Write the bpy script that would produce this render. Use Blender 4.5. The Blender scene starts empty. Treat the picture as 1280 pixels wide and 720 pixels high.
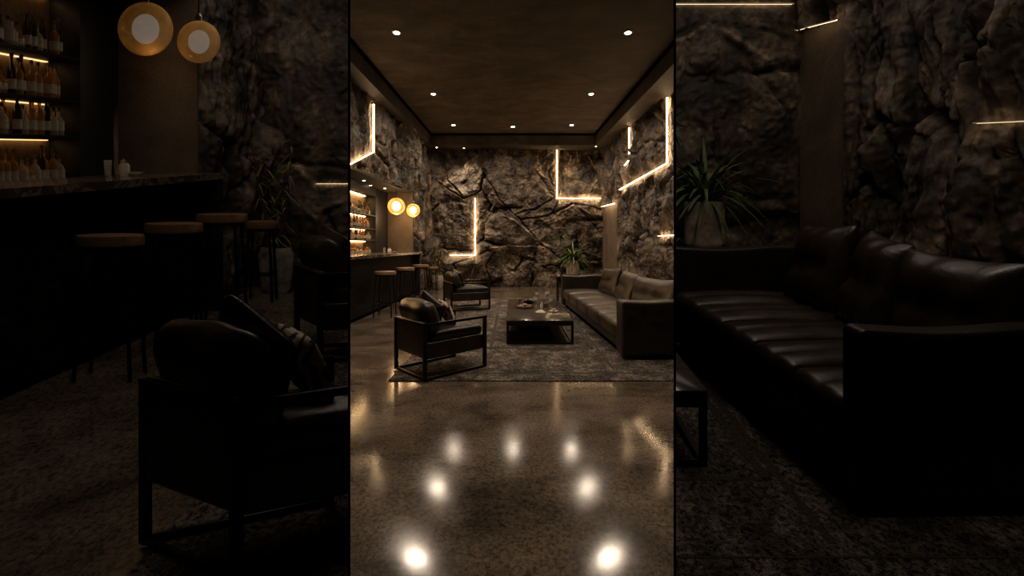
import bpy, bmesh, math, random
import numpy as np
from mathutils import Vector, Matrix
random.seed(7)
sc = bpy.context.scene
COL = sc.collection
F = 540.0; EYE = 1.6; HZ = 305.0

# ------------------------------------------------------------------ materials
def new_mat(name):
    m = bpy.data.materials.new(name); m.use_nodes = True
    nt = m.node_tree; b = nt.nodes['Principled BSDF']
    return m, nt, b
def N(nt, t, **kw):
    n = nt.nodes.new(t)
    for k, v in kw.items():
        if k in n.inputs: n.inputs[k].default_value = v
        else: setattr(n, k, v)
    return n
def ramp(nt, src, stops):
    r = nt.nodes.new('ShaderNodeValToRGB')
    e = r.color_ramp.elements
    while len(e) < len(stops): e.new(0.5)
    for i, (p, c) in enumerate(stops):
        e[i].position = p; e[i].color = (*c, 1)
    nt.links.new(src, r.inputs['Fac']); return r
def simple(name, col, rough=.5, metal=0, bump=0, bscale=40, var=0.0, spec=.5, emis=None, es=0, trans=0, ior=1.45, coat=0):
    m, nt, b = new_mat(name)
    b.inputs['Base Color'].default_value = (*col, 1); b.inputs['Roughness'].default_value = rough
    b.inputs['Metallic'].default_value = metal; b.inputs['Specular IOR Level'].default_value = spec
    b.inputs['Transmission Weight'].default_value = trans; b.inputs['IOR'].default_value = ior
    b.inputs['Coat Weight'].default_value = coat
    tc = N(nt, 'ShaderNodeTexCoord')
    no = N(nt, 'ShaderNodeTexNoise', Scale=bscale, Detail=4.0)
    nt.links.new(tc.outputs['Object'], no.inputs['Vector'])
    if var:
        r = ramp(nt, no.outputs['Fac'], [(.3, tuple(c*(1-var) for c in col)), (.7, tuple(min(1, c*(1+var)) for c in col))])
        nt.links.new(r.outputs['Color'], b.inputs['Base Color'])
    if bump:
        bp = N(nt, 'ShaderNodeBump', Strength=bump, Distance=.01)
        nt.links.new(no.outputs['Fac'], bp.inputs['Height']); nt.links.new(bp.outputs['Normal'], b.inputs['Normal'])
    if emis:
        b.inputs['Emission Color'].default_value = (*emis, 1); b.inputs['Emission Strength'].default_value = es
    return m

def rock_mat():
    m, nt, b = new_mat('rock')
    at = N(nt, 'ShaderNodeAttribute', attribute_name='tint')
    tc = N(nt, 'ShaderNodeTexCoord')
    n1 = N(nt, 'ShaderNodeTexNoise', Scale=2.2, Detail=9.0, Roughness=.68, Distortion=.6)
    n2 = N(nt, 'ShaderNodeTexNoise', Scale=14.0, Detail=6.0, Roughness=.7)
    for n in (n1, n2): nt.links.new(tc.outputs['Object'], n.inputs['Vector'])
    r = ramp(nt, n1.outputs['Fac'], [(.37, (.018, .013, .010)), (.49, (.070, .054, .040)), (.60, (.155, .12, .09)), (.74, (.33, .26, .195))])
    r2 = ramp(nt, n2.outputs['Fac'], [(.3, (.45, .45, .45)), (.7, (1.35, 1.3, 1.2))])
    mx = N(nt, 'ShaderNodeMix', data_type='RGBA', blend_type='MULTIPLY'); mx.inputs[0].default_value = 1
    nt.links.new(r.outputs['Color'], mx.inputs[6]); nt.links.new(r2.outputs['Color'], mx.inputs[7])
    mx2 = N(nt, 'ShaderNodeMix', data_type='RGBA', blend_type='MULTIPLY'); mx2.inputs[0].default_value = 1
    nt.links.new(mx.outputs[2], mx2.inputs[6]); nt.links.new(at.outputs['Color'], mx2.inputs[7])
    nt.links.new(mx2.outputs[2], b.inputs['Base Color'])
    b.inputs['Roughness'].default_value = .62; b.inputs['Specular IOR Level'].default_value = .35
    bp = N(nt, 'ShaderNodeBump', Strength=.85, Distance=.05)
    n3 = N(nt, 'ShaderNodeTexNoise', Scale=9.0, Detail=9.0, Roughness=.75); n3.noise_type = 'RIDGED_MULTIFRACTAL'
    nt.links.new(tc.outputs['Object'], n3.inputs['Vector'])
    nt.links.new(n3.outputs['Fac'], bp.inputs['Height']); nt.links.new(bp.outputs['Normal'], b.inputs['Normal'])
    return m
def concrete_mat(name, c0, c1, c2, rough0, rough1, speck=True, bump=.02, sc_=1.0, coat=0):
    m, nt, b = new_mat(name)
    tc = N(nt, 'ShaderNodeTexCoord')
    n1 = N(nt, 'ShaderNodeTexNoise', Scale=1.3*sc_, Detail=8.0, Roughness=.65, Distortion=.4)
    n2 = N(nt, 'ShaderNodeTexNoise', Scale=38.0*sc_, Detail=5.0, Roughness=.8)
    mp = N(nt, 'ShaderNodeMapping'); mp.inputs['Scale'].default_value = (1, 1.6, 1)
    nt.links.new(tc.outputs['Object'], mp.inputs['Vector'])
    nt.links.new(mp.outputs[0], n1.inputs['Vector']); nt.links.new(tc.outputs['Object'], n2.inputs['Vector'])
    r = ramp(nt, n1.outputs['Fac'], [(.32, c0), (.5, c1), (.7, c2)])
    r2 = ramp(nt, n2.outputs['Fac'], [(.38, (.35, .35, .35)), (.5, (.95, .95, .95)), (.66, (1.7, 1.6, 1.5))])
    mx = N(nt, 'ShaderNodeMix', data_type='RGBA', blend_type='MULTIPLY'); mx.inputs[0].default_value = 1 if speck else .35
    nt.links.new(r.outputs['Color'], mx.inputs[6]); nt.links.new(r2.outputs['Color'], mx.inputs[7])
    nt.links.new(mx.outputs[2], b.inputs['Base Color'])
    mr = N(nt, 'ShaderNodeMapRange'); mr.inputs['To Min'].default_value = rough0; mr.inputs['To Max'].default_value = rough1
    mr.inputs['From Min'].default_value = .3; mr.inputs['From Max'].default_value = .7
    nt.links.new(n1.outputs['Fac'], mr.inputs['Value']); nt.links.new(mr.outputs[0], b.inputs['Roughness'])
    bp = N(nt, 'ShaderNodeBump', Strength=bump, Distance=.01)
    nt.links.new(n2.outputs['Fac'], bp.inputs['Height']); nt.links.new(bp.outputs['Normal'], b.inputs['Normal'])
    b.inputs['Coat Weight'].default_value = coat; b.inputs['Coat Roughness'].default_value = .09
    return m
def rug_mat():
    m, nt, b = new_mat('rug_pile')
    tc = N(nt, 'ShaderNodeTexCoord')
    n1 = N(nt, 'ShaderNodeTexNoise', Scale=3.5, Detail=6.0, Roughness=.75)
    n2 = N(nt, 'ShaderNodeTexNoise', Scale=42.0, Detail=3.0, Roughness=.8)
    for n in (n1, n2): nt.links.new(tc.outputs['Object'], n.inputs['Vector'])
    r = ramp(nt, n1.outputs['Fac'], [(.36, (.034, .029, .025)), (.5, (.085, .072, .062)), (.62, (.19, .163, .14))])
    r2 = ramp(nt, n2.outputs['Fac'], [(.4, (.25, .25, .25)), (.6, (2.0, 2.0, 1.95))])
    mx = N(nt, 'ShaderNodeMix', data_type='RGBA', blend_type='MULTIPLY'); mx.inputs[0].default_value = 1
    nt.links.new(r.outputs['Color'], mx.inputs[6]); nt.links.new(r2.outputs['Color'], mx.inputs[7])
    nt.links.new(mx.outputs[2], b.inputs['Base Color'])
    b.inputs['Roughness'].default_value = .95; b.inputs['Specular IOR Level'].default_value = .1
    bp = N(nt, 'ShaderNodeBump', Strength=.9, Distance=.02)
    nt.links.new(n2.outputs['Fac'], bp.inputs['Height']); nt.links.new(bp.outputs['Normal'], b.inputs['Normal'])
    return m
def wood_mat(name, c0, c1, rough=.45):
    m, nt, b = new_mat(name)
    tc = N(nt, 'ShaderNodeTexCoord'); mp = N(nt, 'ShaderNodeMapping'); mp.inputs['Scale'].default_value = (3, 22, 8)
    n1 = N(nt, 'ShaderNodeTexNoise', Scale=1.5, Detail=6.0, Roughness=.6, Distortion=.8)
    nt.links.new(tc.outputs['Object'], mp.inputs['Vector']); nt.links.new(mp.outputs[0], n1.inputs['Vector'])
    r = ramp(nt, n1.outputs['Fac'], [(.3, c0), (.7, c1)])
    nt.links.new(r.outputs['Color'], b.inputs['Base Color']); b.inputs['Roughness'].default_value = rough
    return m
def leather_mat(name, col, rough=.36):
    m, nt, b = new_mat(name)
    tc = N(nt, 'ShaderNodeTexCoord')
    n1 = N(nt, 'ShaderNodeTexNoise', Scale=5.0, Detail=5.0, Roughness=.6, Distortion=.5)
    n2 = N(nt, 'ShaderNodeTexVoronoi', Scale=180.0)
    for n in (n1, n2): nt.links.new(tc.outputs['Object'], n.inputs['Vector'])
    r = ramp(nt, n1.outputs['Fac'], [(.3, tuple(c*.6 for c in col)), (.7, tuple(c*1.5 for c in col))])
    nt.links.new(r.outputs['Color'], b.inputs['Base Color'])
    mr = N(nt, 'ShaderNodeMapRange'); mr.inputs['To Min'].default_value = rough-.05; mr.inputs['To Max'].default_value = rough+.16
    nt.links.new(n1.outputs['Fac'], mr.inputs['Value']); nt.links.new(mr.outputs[0], b.inputs['Roughness'])
    bp = N(nt, 'ShaderNodeBump', Strength=.35, Distance=.02); bp2 = N(nt, 'ShaderNodeBump', Strength=.08, Distance=.002)
    nt.links.new(n1.outputs['Fac'], bp.inputs['Height']); nt.links.new(n2.outputs['Distance'], bp2.inputs['Height'])
    nt.links.new(bp.outputs['Normal'], bp2.inputs['Normal']); nt.links.new(bp2.outputs['Normal'], b.inputs['Normal'])
    return m
def stone_top(name, c0, c1, vein, rough=.12):
    m, nt, b = new_mat(name)
    tc = N(nt, 'ShaderNodeTexCoord')
    n1 = N(nt, 'ShaderNodeTexNoise', Scale=2.4, Detail=9.0, Roughness=.7, Distortion=1.6)
    nt.links.new(tc.outputs['Object'], n1.inputs['Vector'])
    r = ramp(nt, n1.outputs['Fac'], [(.3, c0), (.48, c1), (.52, vein), (.56, c1), (.75, c0)])
    nt.links.new(r.outputs['Color'], b.inputs['Base Color']); b.inputs['Roughness'].default_value = rough
    return m
def pattern_mat():
    m, nt, b = new_mat('patterned_fabric')
    tc = N(nt, 'ShaderNodeTexCoord')
    n1 = N(nt, 'ShaderNodeTexWave', Scale=5.0, Distortion=9.0, Detail=2.0); n1.inputs['Detail Scale'].default_value = 2.2
    nt.links.new(tc.outputs['Object'], n1.inputs['Vector'])
    r = ramp(nt, n1.outputs['Fac'], [(.3, (.06, .034, .022)), (.44, (.55, .43, .33)), (.7, (.62, .50, .39))])
    nt.links.new(r.outputs['Color'], b.inputs['Base Color']); b.inputs['Roughness'].default_value = .9
    return m
def globe_mat(name, s):
    # amber ribbed glass shell lit from the bulb inside
    m, nt, b = new_mat(name)
    b.inputs['Base Color'].default_value = (.9, .5, .14, 1); b.inputs['Roughness'].default_value = .2
    tc = N(nt, 'ShaderNodeTexCoord')
    n1 = N(nt, 'ShaderNodeTexVoronoi', Scale=14.0)
    nt.links.new(tc.outputs['Object'], n1.inputs['Vector'])
    r = ramp(nt, n1.outputs['Distance'], [(.1, (1.0*s, .50*s, .10*s)), (.6, (.42*s, .16*s, .02*s))])
    nt.links.new(r.outputs['Color'], b.inputs['Emission Color']); b.inputs['Emission Strength'].default_value = 1.0
    lw = N(nt, 'ShaderNodeLayerWeight', Blend=.35)
    tr = N(nt, 'ShaderNodeBsdfTransparent'); mxs = N(nt, 'ShaderNodeMixShader')
    rr = ramp(nt, lw.outputs['Facing'], [(.0, (.25, .25, .25)), (.85, (.85, .85, .85))])
    nt.links.new(rr.outputs['Color'], mxs.inputs[0]); nt.links.new(tr.outputs[0], mxs.inputs[1]); nt.links.new(b.outputs[0], mxs.inputs[2])
    nt.links.new(mxs.outputs[0], nt.nodes['Material Output'].inputs[0])
    return m
def emit(name, col, s):
    m, nt, b = new_mat(name)
    b.inputs['Base Color'].default_value = (0.02, .02, .02, 1)
    b.inputs['Emission Color'].default_value = (*col, 1); b.inputs['Emission Strength'].default_value = s
    return m

WARM = (1.0, .70, .40)
DIM = .135                                   # the two side bays are lit this much weaker than the hall
M = dict(
    rock=rock_mat(),
    floor=concrete_mat('polished_concrete', (.045, .035, .026), (.110, .085, .063), (.19, .149, .112), .095, .165, bump=.006),
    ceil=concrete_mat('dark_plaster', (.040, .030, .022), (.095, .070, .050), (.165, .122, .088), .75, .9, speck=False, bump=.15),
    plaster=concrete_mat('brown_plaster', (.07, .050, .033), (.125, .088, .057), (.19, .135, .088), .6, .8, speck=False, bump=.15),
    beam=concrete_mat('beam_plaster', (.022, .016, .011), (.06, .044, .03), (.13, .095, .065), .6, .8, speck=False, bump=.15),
    rug=rug_mat(), band=simple('rug_band', (.058, .05, .043), .95, bump=.8, bscale=70, var=.5, spec=.1),
    leather=leather_mat('dark_leather', (.019, .0125, .008), .30),
    sofa=leather_mat('sofa_leather', (.030, .020, .013), .29),
    sofadark=leather_mat('sofa_shell_leather', (.014, .010, .0075), .36),
    metal=simple('black_metal', (.018, .016, .014), .38, metal=.6, bump=.1, bscale=60),
    dark=simple('dark_panel', (.010, .008, .007), .6, bump=.1, bscale=20, var=.3),
    black=simple('black_screen', (.002, .002, .002), .9, spec=.05),
    seatwood=wood_mat('seat_wood', (.12, .062, .03), (.28, .16, .085)),
    shelfwood=wood_mat('shelf_wood', (.16, .095, .05), (.30, .19, .10)),
    bartop=stone_top('bar_top_stone', (.028, .020, .015), (.06, .042, .03), (.20, .15, .11), .16),
    barfront=stone_top('bar_front_stone', (.0015, .0012, .001), (.0025, .002, .0016), (.02, .016, .012), .6),
    tabletop=stone_top('table_top_stone', (.035, .030, .024), (.055, .046, .036), (.085, .07, .055), .14),
    fabric=pattern_mat(),
    leaf=simple('green_leaf', (.085, .13, .028), .5, var=.5, bscale=6),
    dryleaf=simple('dull_leaf', (.14, .14, .05), .6, var=.5, bscale=6),
    pot=simple('banded_clay', (.30, .23, .17), .75, var=.6, bscale=9, bump=.3),
    palepot=simple('pale_stone_pot', (.28, .25, .21), .8, var=.5, bscale=12, bump=.4),
    soil=simple('soil', (.02, .014, .01), .95, bump=.8, bscale=30),
    led=emit('led_light', (1, .64, .31), 7.0), ledside=emit('led_side_glow', (1, .66, .35), 75.0), lamp=emit('downlight_lens', (1, .84, .62), 26.0), small=emit('small_downlight_lens', (1, .80, .55), 14.0),
    bulb=emit('bulb_glow', (1, .78, .45), 9.0), globe=globe_mat('amber_glass', 1.0), shelfled=emit('shelf_light_glow', (1, .60, .26), 32),
    amber=simple('amber_glass_bottle', (.55, .26, .06), .12, trans=.55, ior=1.3),
    clear=simple('clear_glass_bottle', (.75, .68, .55), .1, trans=.7, ior=1.3), darkglass=simple('dark_glass_bottle', (.05, .035, .015), .12, trans=.3, ior=1.3),
    labelpaper=simple('bottle_label', (.45, .38, .28), .8, var=.3), cap=simple('bottle_cap', (.06, .04, .025), .5),
    glass=simple('drinking_glass', (.9, .86, .8), .05, trans=.75, ior=1.35), cream=simple('cream_ceramic', (.62, .56, .48), .35, var=.1),
    traywood=wood_mat('tray_wood', (.055, .028, .014), (.13, .07, .036), .35), pink=simple('rose_glass', (.55, .32, .26), .25, trans=.3),
    gold=simple('pale_liquid', (.55, .42, .18), .2, trans=.3), chrome=simple('brushed_steel', (.3, .27, .24), .3, metal=1),
)
M['barfront'].node_tree.nodes['Principled BSDF'].inputs['Specular IOR Level'].default_value = .12
M['floor'].node_tree.nodes['Principled BSDF'].inputs['IOR'].default_value = 1.42
# weaker versions of the light-giving materials for the side bays
def dimmed(key, col, s): M[key] = emit(key, col, s)
dimmed('led_bay', (1, .78, .5), .16); dimmed('ledside_bay', WARM, 5.0); dimmed('bulb_bay', (1, .93, .8), .14)
M['shelfled_bay'] = emit('shelf_light_low', (1, .58, .24), 1.6); M['small_bay'] = emit('small_downlight_low', (1, .8, .55), .5)
M['globe_bay'] = globe_mat('amber_glass_low', .062)
BAY = {'led_side_glow': 'ledside_bay', 'led_light': 'led_bay', 'bulb_glow': 'bulb_bay', 'shelf_light_glow': 'shelfled_bay', 'amber_glass': 'globe_bay', 'small_downlight_lens': 'small_bay'}

# ------------------------------------------------------------------ mesh builder
class MB:
    def __init__(s, M_=None): s.bm = bmesh.new(); s.M = M_
    def _fin(s, vs, M_=None):
        for m_ in (M_, s.M):
            if m_ is not None:
                for v in vs: v.co = m_ @ v.co
    def raw(s, verts, faces, M_=None):
        vs = [s.bm.verts.new(v) for v in verts]
        for f in faces:
            try: s.bm.faces.new([vs[i] for i in f])
            except ValueError: pass
        s._fin(vs, M_); return vs
    def box(s, x0, x1, y0, y1, z0, z1, bev=0, M_=None):
        t = bmesh.new()
        vs = [t.verts.new((x, y, z)) for x in (x0, x1) for y in (y0, y1) for z in (z0, z1)]
        for f in ((0,1,3,2),(4,6,7,5),(0,4,5,1),(2,3,7,6),(0,2,6,4),(1,5,7,3)): t.faces.new([vs[i] for i in f])
        if bev: bmesh.ops.bevel(t, geom=t.edges[:], offset=bev, segments=2, affect='EDGES', profile=.5)
        t.verts.index_update()
        s.raw([v.co.copy() for v in t.verts], [[v.index for v in f.verts] for f in t.faces], M_); t.free(); return s
    def prism(s, pts, z0, z1, M_=None):
        n = len(pts); v = [(x, y, z0) for x, y in pts] + [(x, y, z1) for x, y in pts]
        f = [list(range(n))[::-1], list(range(n, 2*n))] + [(i, (i+1) % n, n+(i+1) % n, n+i) for i in range(n)]
        s.raw(v, f, M_); return s
    def lathe(s, prof, c=(0,0,0), n=24, M_=None, sx=1, sy=1):
        v = []; f = []
        for r, z in prof:
            for k in range(n):
                a = 2*math.pi*k/n; v.append((c[0]+r*math.cos(a)*sx, c[1]+r*math.sin(a)*sy, c[2]+z))
        for i in range(len(prof)-1):
            for k in range(n): f.append((i*n+k, i*n+(k+1) % n, (i+1)*n+(k+1) % n, (i+1)*n+k))
        f.append(list(range(n))[::-1]); f.append([(len(prof)-1)*n+k for k in range(n)])
        s.raw(v, f, M_); return s
    def tube(s, pts, r, n=8, M_=None):
        pts = [Vector(p) for p in pts]; v = []; f = []
        for i, p in enumerate(pts):
            d = (pts[min(i+1, len(pts)-1)] - pts[max(i-1, 0)]).normalized()
            up = Vector((0,0,1)) if abs(d.z) < .9 else Vector((1,0,0))
            a = d.cross(up).normalized(); b = d.cross(a)
            rr = r[i] if isinstance(r, (list, tuple)) else r
            for k in range(n):
                t = 2*math.pi*k/n; v.append(p + a*math.cos(t)*rr + b*math.sin(t)*rr)
        for i in range(len(pts)-1):
            for k in range(n): f.append((i*n+k, i*n+(k+1) % n, (i+1)*n+(k+1) % n, (i+1)*n+k))
        f.append(list(range(n))[::-1]); f.append([(len(pts)-1)*n+k for k in range(n)])
        s.raw(v, f, M_); return s
    def bar(s, p, q, w, t=None, M_=None):
        p, q = Vector(p), Vector(q); t = t or w; d = (q-p); L = d.length; d.normalize()
        up = Vector((0,0,1)) if abs(d.z) < .9 else Vector((0,1,0))
        a = d.cross(up).normalized(); b = a.cross(d)
        mt = Matrix((a, d, b)).transposed().to_4x4(); mt.translation = p
        s.box(-w/2, w/2, 0, L, -t/2, t/2, bev=min(w, t)*.12, M_=(M_ @ mt) if M_ else mt); return s
    def puff(s, c, sz, r, fn=None, n=9, M_=None):
        hx = [v/2 for v in sz]; r = min(r, min(hx)*.98)
        def ax(h):
            e = [-h, -h+.12*r, -h+.35*r, -h+.65*r, -h+r]; m = [(-h+r)+(2*(h-r))*i/n for i in range(1, n)]
            return e + m + [-x for x in e[::-1]]
        A = [ax(h) for h in hx]; idx = {}; verts = []; faces = []
        def key(i, j, k):
            q = (i, j, k)
            if q not in idx:
                p = Vector((A[0][i], A[1][j], A[2][k]))
                q0 = Vector([max(-(h-r), min(h-r, x)) for x, h in zip(p, hx)])
                d = p-q0; p = q0 + (d.normalized()*r if d.length > 1e-9 else d)
                if fn: p = Vector(fn(p.x, p.y, p.z, p.x/hx[0], p.y/hx[1], p.z/hx[2]))
                idx[q] = len(verts); verts.append(p + Vector(c))
            return idx[q]
        L = [len(a)-1 for a in A]
        for i in range(L[0]):
            for j in range(L[1]):
                faces.append((key(i,j,0), key(i,j+1,0), key(i+1,j+1,0), key(i+1,j,0)))
                faces.append((key(i,j,L[2]), key(i+1,j,L[2]), key(i+1,j+1,L[2]), key(i,j+1,L[2])))
        for i in range(L[0]):
            for k in range(L[2]):
                faces.append((key(i,0,k), key(i+1,0,k), key(i+1,0,k+1), key(i,0,k+1)))
                faces.append((key(i,L[1],k), key(i,L[1],k+1), key(i+1,L[1],k+1), key(i+1,L[1],k)))
        for j in range(L[1]):
            for k in range(L[2]):
                faces.append((key(0,j,k), key(0,j,k+1), key(0,j+1,k+1), key(0,j+1,k)))
                faces.append((key(L[0],j,k), key(L[0],j+1,k), key(L[0],j+1,k+1), key(L[0],j,k+1)))
        s.raw(verts, faces, M_); return s

def link(o): COL.objects.link(o); return o
def wloc(o):
    v = Vector(o.location)
    while o.parent: o = o.parent; v += Vector(o.location)
    return v
def build(name, mb, mat, parent=None, loc=None, smooth=35, label=None):
    """one mesh object from the builder; its vertices are in place in the room"""
    bm = mb.bm if isinstance(mb, MB) else mb
    org = wloc(parent) if parent else Vector(loc or (0,0,0))
    for v in bm.verts: v.co -= org
    bmesh.ops.recalc_face_normals(bm, faces=bm.faces)
    me = bpy.data.meshes.new(name); bm.to_mesh(me); bm.free()
    if smooth:
        for p in me.polygons: p.use_smooth = True
        me.set_sharp_from_angle(angle=math.radians(smooth))
    me.materials.append(mat if not isinstance(mat, str) else M[mat])
    o = link(bpy.data.objects.new(name, me))
    if parent: o.parent = parent
    else: o.location = org
    if label: o['label'] = label
    return o
def tag(o, label=None, cat=None, group=None, kind=None):
    if label: o['label'] = label
    if cat: o['category'] = cat
    if group: o['group'] = group
    if kind: o['kind'] = kind
    return o
def root(name, loc, label, cat, group=None):
    o = link(bpy.data.objects.new(name, None)); o.location = loc; o.empty_display_size = .1
    return tag(o, label, cat, group)
def kids(o): return [c for c in bpy.data.objects if c.parent == o]
def dup(src, loc, label, group=None):
    r = src.copy(); link(r); r.location = loc; r['label'] = label
    if group: r['group'] = group
    for ch in kids(src):
        c = ch.copy(); link(c); c.parent = r
        for g in kids(ch): d = g.copy(); link(d); d.parent = c
    return r

# ------------------------------------------------------------------ side bays: shallow alcoves with a raked floor
SH = 3.168; RK = .0697; EDGE = 202/540.0
def bay_pt(v): return Vector((v[0], v[1]/SH, v[2] + RK*v[1]))
def bay_copy(o, side, label=None, group=None, parent=None, name=None, zmax=None, ymin=None, offset=None):
    """a shallower counterpart of a piece of the hall, standing on the bay's raked floor and ending at its partition"""
    src = wloc(o); org = bay_pt(src)
    if o.type != 'MESH':
        r = link(bpy.data.objects.new(name or o.name.split('.')[0], None)); r.location = org; r.empty_display_size = .1
    else:
        bm = bmesh.new(); bm.from_mesh(o.data)
        for v in bm.verts: v.co = v.co + src
        if zmax is not None: bmesh.ops.bisect_plane(bm, geom=bm.verts[:]+bm.edges[:]+bm.faces[:], plane_co=(0,0,zmax), plane_no=(0,0,1), clear_outer=True)
        if ymin is not None: bmesh.ops.bisect_plane(bm, geom=bm.verts[:]+bm.edges[:]+bm.faces[:], plane_co=(0,ymin,0), plane_no=(0,-1,0), clear_outer=True)
        for v in bm.verts: v.co = bay_pt(v.co)
        bmesh.ops.bisect_plane(bm, geom=bm.verts[:]+bm.edges[:]+bm.faces[:], plane_co=(side*.009,0,0), plane_no=(-side, EDGE, 0), clear_outer=True)
        if not bm.verts: bm.free(); return None
        for v in bm.verts: v.co -= org
        me = bpy.data.meshes.new(o.data.name); bm.to_mesh(me); bm.free()
        for m_ in o.data.materials: me.materials.append(M[BAY[m_.name]] if m_.name in BAY else m_)
        r = link(bpy.data.objects.new(name or o.name.split('.')[0], me))
        if not parent: r.location = org
    if parent: r.parent = parent; r.location = org - wloc(parent)
    for k in ('label', 'category', 'kind', 'group'):
        if k in o: r[k] = o[k]
    if label: r['label'] = label
    if group: r['group'] = group
    n = 0
    for ch in kids(o):
        if bay_copy(ch, side, parent=r): n += 1
    if o.type != 'MESH' and n == 0: bpy.data.objects.remove(r); return None
    return r

# ------------------------------------------------------------------ noise for the rock
def _hash(ix, iy, seed):
    h = (ix.astype(np.int64)*374761393 + iy.astype(np.int64)*668265263 + seed*1442695041) & 0xffffffff
    h = ((h ^ (h >> 13))*1274126177) & 0xffffffff
    return ((h ^ (h >> 16)) & 0xffff)/65535.0
def vnoise(x, y, seed=0):
    ix = np.floor(x); iy = np.floor(y); fx = x-ix; fy = y-iy
    fx = fx*fx*fx*(fx*(fx*6-15)+10); fy = fy*fy*fy*(fy*(fy*6-15)+10)
    a = _hash(ix,iy,seed); b = _hash(ix+1,iy,seed); c = _hash(ix,iy+1,seed); d = _hash(ix+1,iy+1,seed)
    return (a*(1-fx)+b*fx)*(1-fy)+(c*(1-fx)+d*fx)*fy
def fbm(x, y, o=5, seed=0, ridged=False, gain=.5):
    s = 0; a = 1; t = 0
    for i in range(o):
        n = vnoise(x*2**i+17.3*i, y*2**i+9.1*i, seed+i)
        if ridged: n = 1-abs(2*n-1)
        s = s+a*n; t += a; a *= gain
    return s/t
def seg_dist(U, V, pts):
    d = np.full(U.shape, 1e9)
    for (x0, y0), (x1, y1) in zip(pts[:-1], pts[1:]):
        dx, dy = x1-x0, y1-y0; L = dx*dx+dy*dy+1e-9
        t = np.clip(((U-x0)*dx+(V-y0)*dy)/L, 0, 1); d = np.minimum(d, np.hypot(U-x0-t*dx, V-y0-t*dy))
    return d
def rock_field(U, V, seed, cell, asp, depth, seams=(), veins=(), calm=()):
    wu = U + .35*(fbm(U*.9, V*.9, 4, seed+40)-.5)*2*cell; wv = V + .35*(fbm(U*.9+31, V*.9, 4, seed+50)-.5)*2*cell
    rng = np.random.RandomState(seed)
    u0, u1, v0, v1 = U.min(), U.max(), V.min(), V.max()
    n = int((u1-u0)*(v1-v0)/(cell*cell*asp))+4
    P = np.stack([rng.uniform(u0, u1, n), rng.uniform(v0, v1, n)], 1); tilt = rng.uniform(-1, 1, (n, 2)); off = rng.uniform(-1, 1, n)
    f1 = np.full(U.shape, 1e9); f2 = np.full(U.shape, 1e9); ci = np.zeros(U.shape, int)
    for i in range(n):
        d = np.hypot(wu-P[i,0], (wv-P[i,1])/asp)
        new = d < f1; f2 = np.where(new, f1, np.minimum(f2, d)); ci = np.where(new, i, ci); f1 = np.where(new, d, f1)
    e = (f2-f1)/cell
    gate = np.clip((fbm(U*1.3+4, V*1.3+7, 3, seed+91)-(.40 if asp < 1.2 else .30))*6, .12, 1)
    crack = np.clip(1-e/(.025+.10*fbm(U*2, V*2, 2, seed+9)), 0, 1)*gate
    h = off[ci]*.5 + (tilt[ci,0]*(U-P[ci,0])+tilt[ci,1]*(V-P[ci,1]))/cell*(1.1 if asp > 1.2 else 1.7)
    h = h*np.clip(e/.25, 0, 1)**.5 + .30*np.clip(e, 0, .6)
    # smaller chipped facets
    n2 = min(420, n*9); rng2 = np.random.RandomState(seed+1)
    Q = np.stack([rng2.uniform(u0, u1, n2), rng2.uniform(v0, v1, n2)], 1); tl = rng2.uniform(-1, 1, (n2, 2)); of = rng2.uniform(-1, 1, n2)
    g1 = np.full(U.shape, 1e9); g2 = np.full(U.shape, 1e9); cj = np.zeros(U.shape, int)
    xu = U + .5*cell*(fbm(U*1.6, V*1.6, 5, seed+140)-.5); xv = V + .5*cell*(fbm(U*1.6+31, V*1.6, 5, seed+150)-.5)
    for i in range(n2):
        d = np.hypot(xu-Q[i,0], (xv-Q[i,1])/(asp*1.25))
        new = d < g1; g2 = np.where(new, g1, np.minimum(g2, d)); cj = np.where(new, i, cj); g1 = np.where(new, d, g1)
    e2 = (g2-g1)/(cell*.36)
    h = h + (of[cj]*.20 + (tl[cj,0]*(U-Q[cj,0])+tl[cj,1]*(V-Q[cj,1]))/(cell*.36)*(.42 if asp > 1.2 else .28))*np.clip(e2/.18, 0, 1)
    h = h + 1.5*(fbm(U*1.0, V*1.0, 3, seed+5)-.5)
    h = h + .75*(fbm(wu*2.2+3, wv*1.7, 6, seed+3, True, .6)-.6) + (.30 if asp > 1.2 else .18)*(fbm(U*8, V*8, 4, seed+8, True, .6)-.5)
    h = h - 1.0*crack
    tint = .72+.56*vnoise(P[ci,0]*7.7, P[ci,1]*5.1, seed+2)
    tint = tint*(.82+.36*vnoise(Q[cj,0]*17.7, Q[cj,1]*15.1, seed+4))
    tint = tint*(1-.85*crack)
    chip = np.clip(1-e2/.05, 0, 1)*np.clip((fbm(U*1.8, V*1.8, 2, seed+95)-.5)*8, 0, 1)
    tint = tint*(1-.7*chip); h = h-.18*chip
    fold = fbm(wu*2.3+8, wv*1.9, 6, seed+60, True, .65)
    tint = tint*(.45+1.25*np.clip((fold-.42)*2.4, 0, 1))
    edge = np.clip(1-np.abs(e2-.09)/.03, 0, 1)*np.clip((fbm(U*1.5+9, V*1.5, 3, seed+97)-.52)*8, 0, 1)
    tint = tint*(1+.9*edge)
    for pts in seams:
        wob = .10*(fbm(U*2.5, V*2.5, 3, seed+70)-.5)
        d = seg_dist(U+wob, V+wob, pts); k = np.clip(1-d/(.005+.065*fbm(U*2.2, V*2.2, 2, seed+71)), 0, 1); h = h-.7*k+.35*np.exp(-(d/.3)**2)*(fbm(U, V, 2, seed+77)-.2)*2; tint = tint*(1-.7*k)
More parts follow.
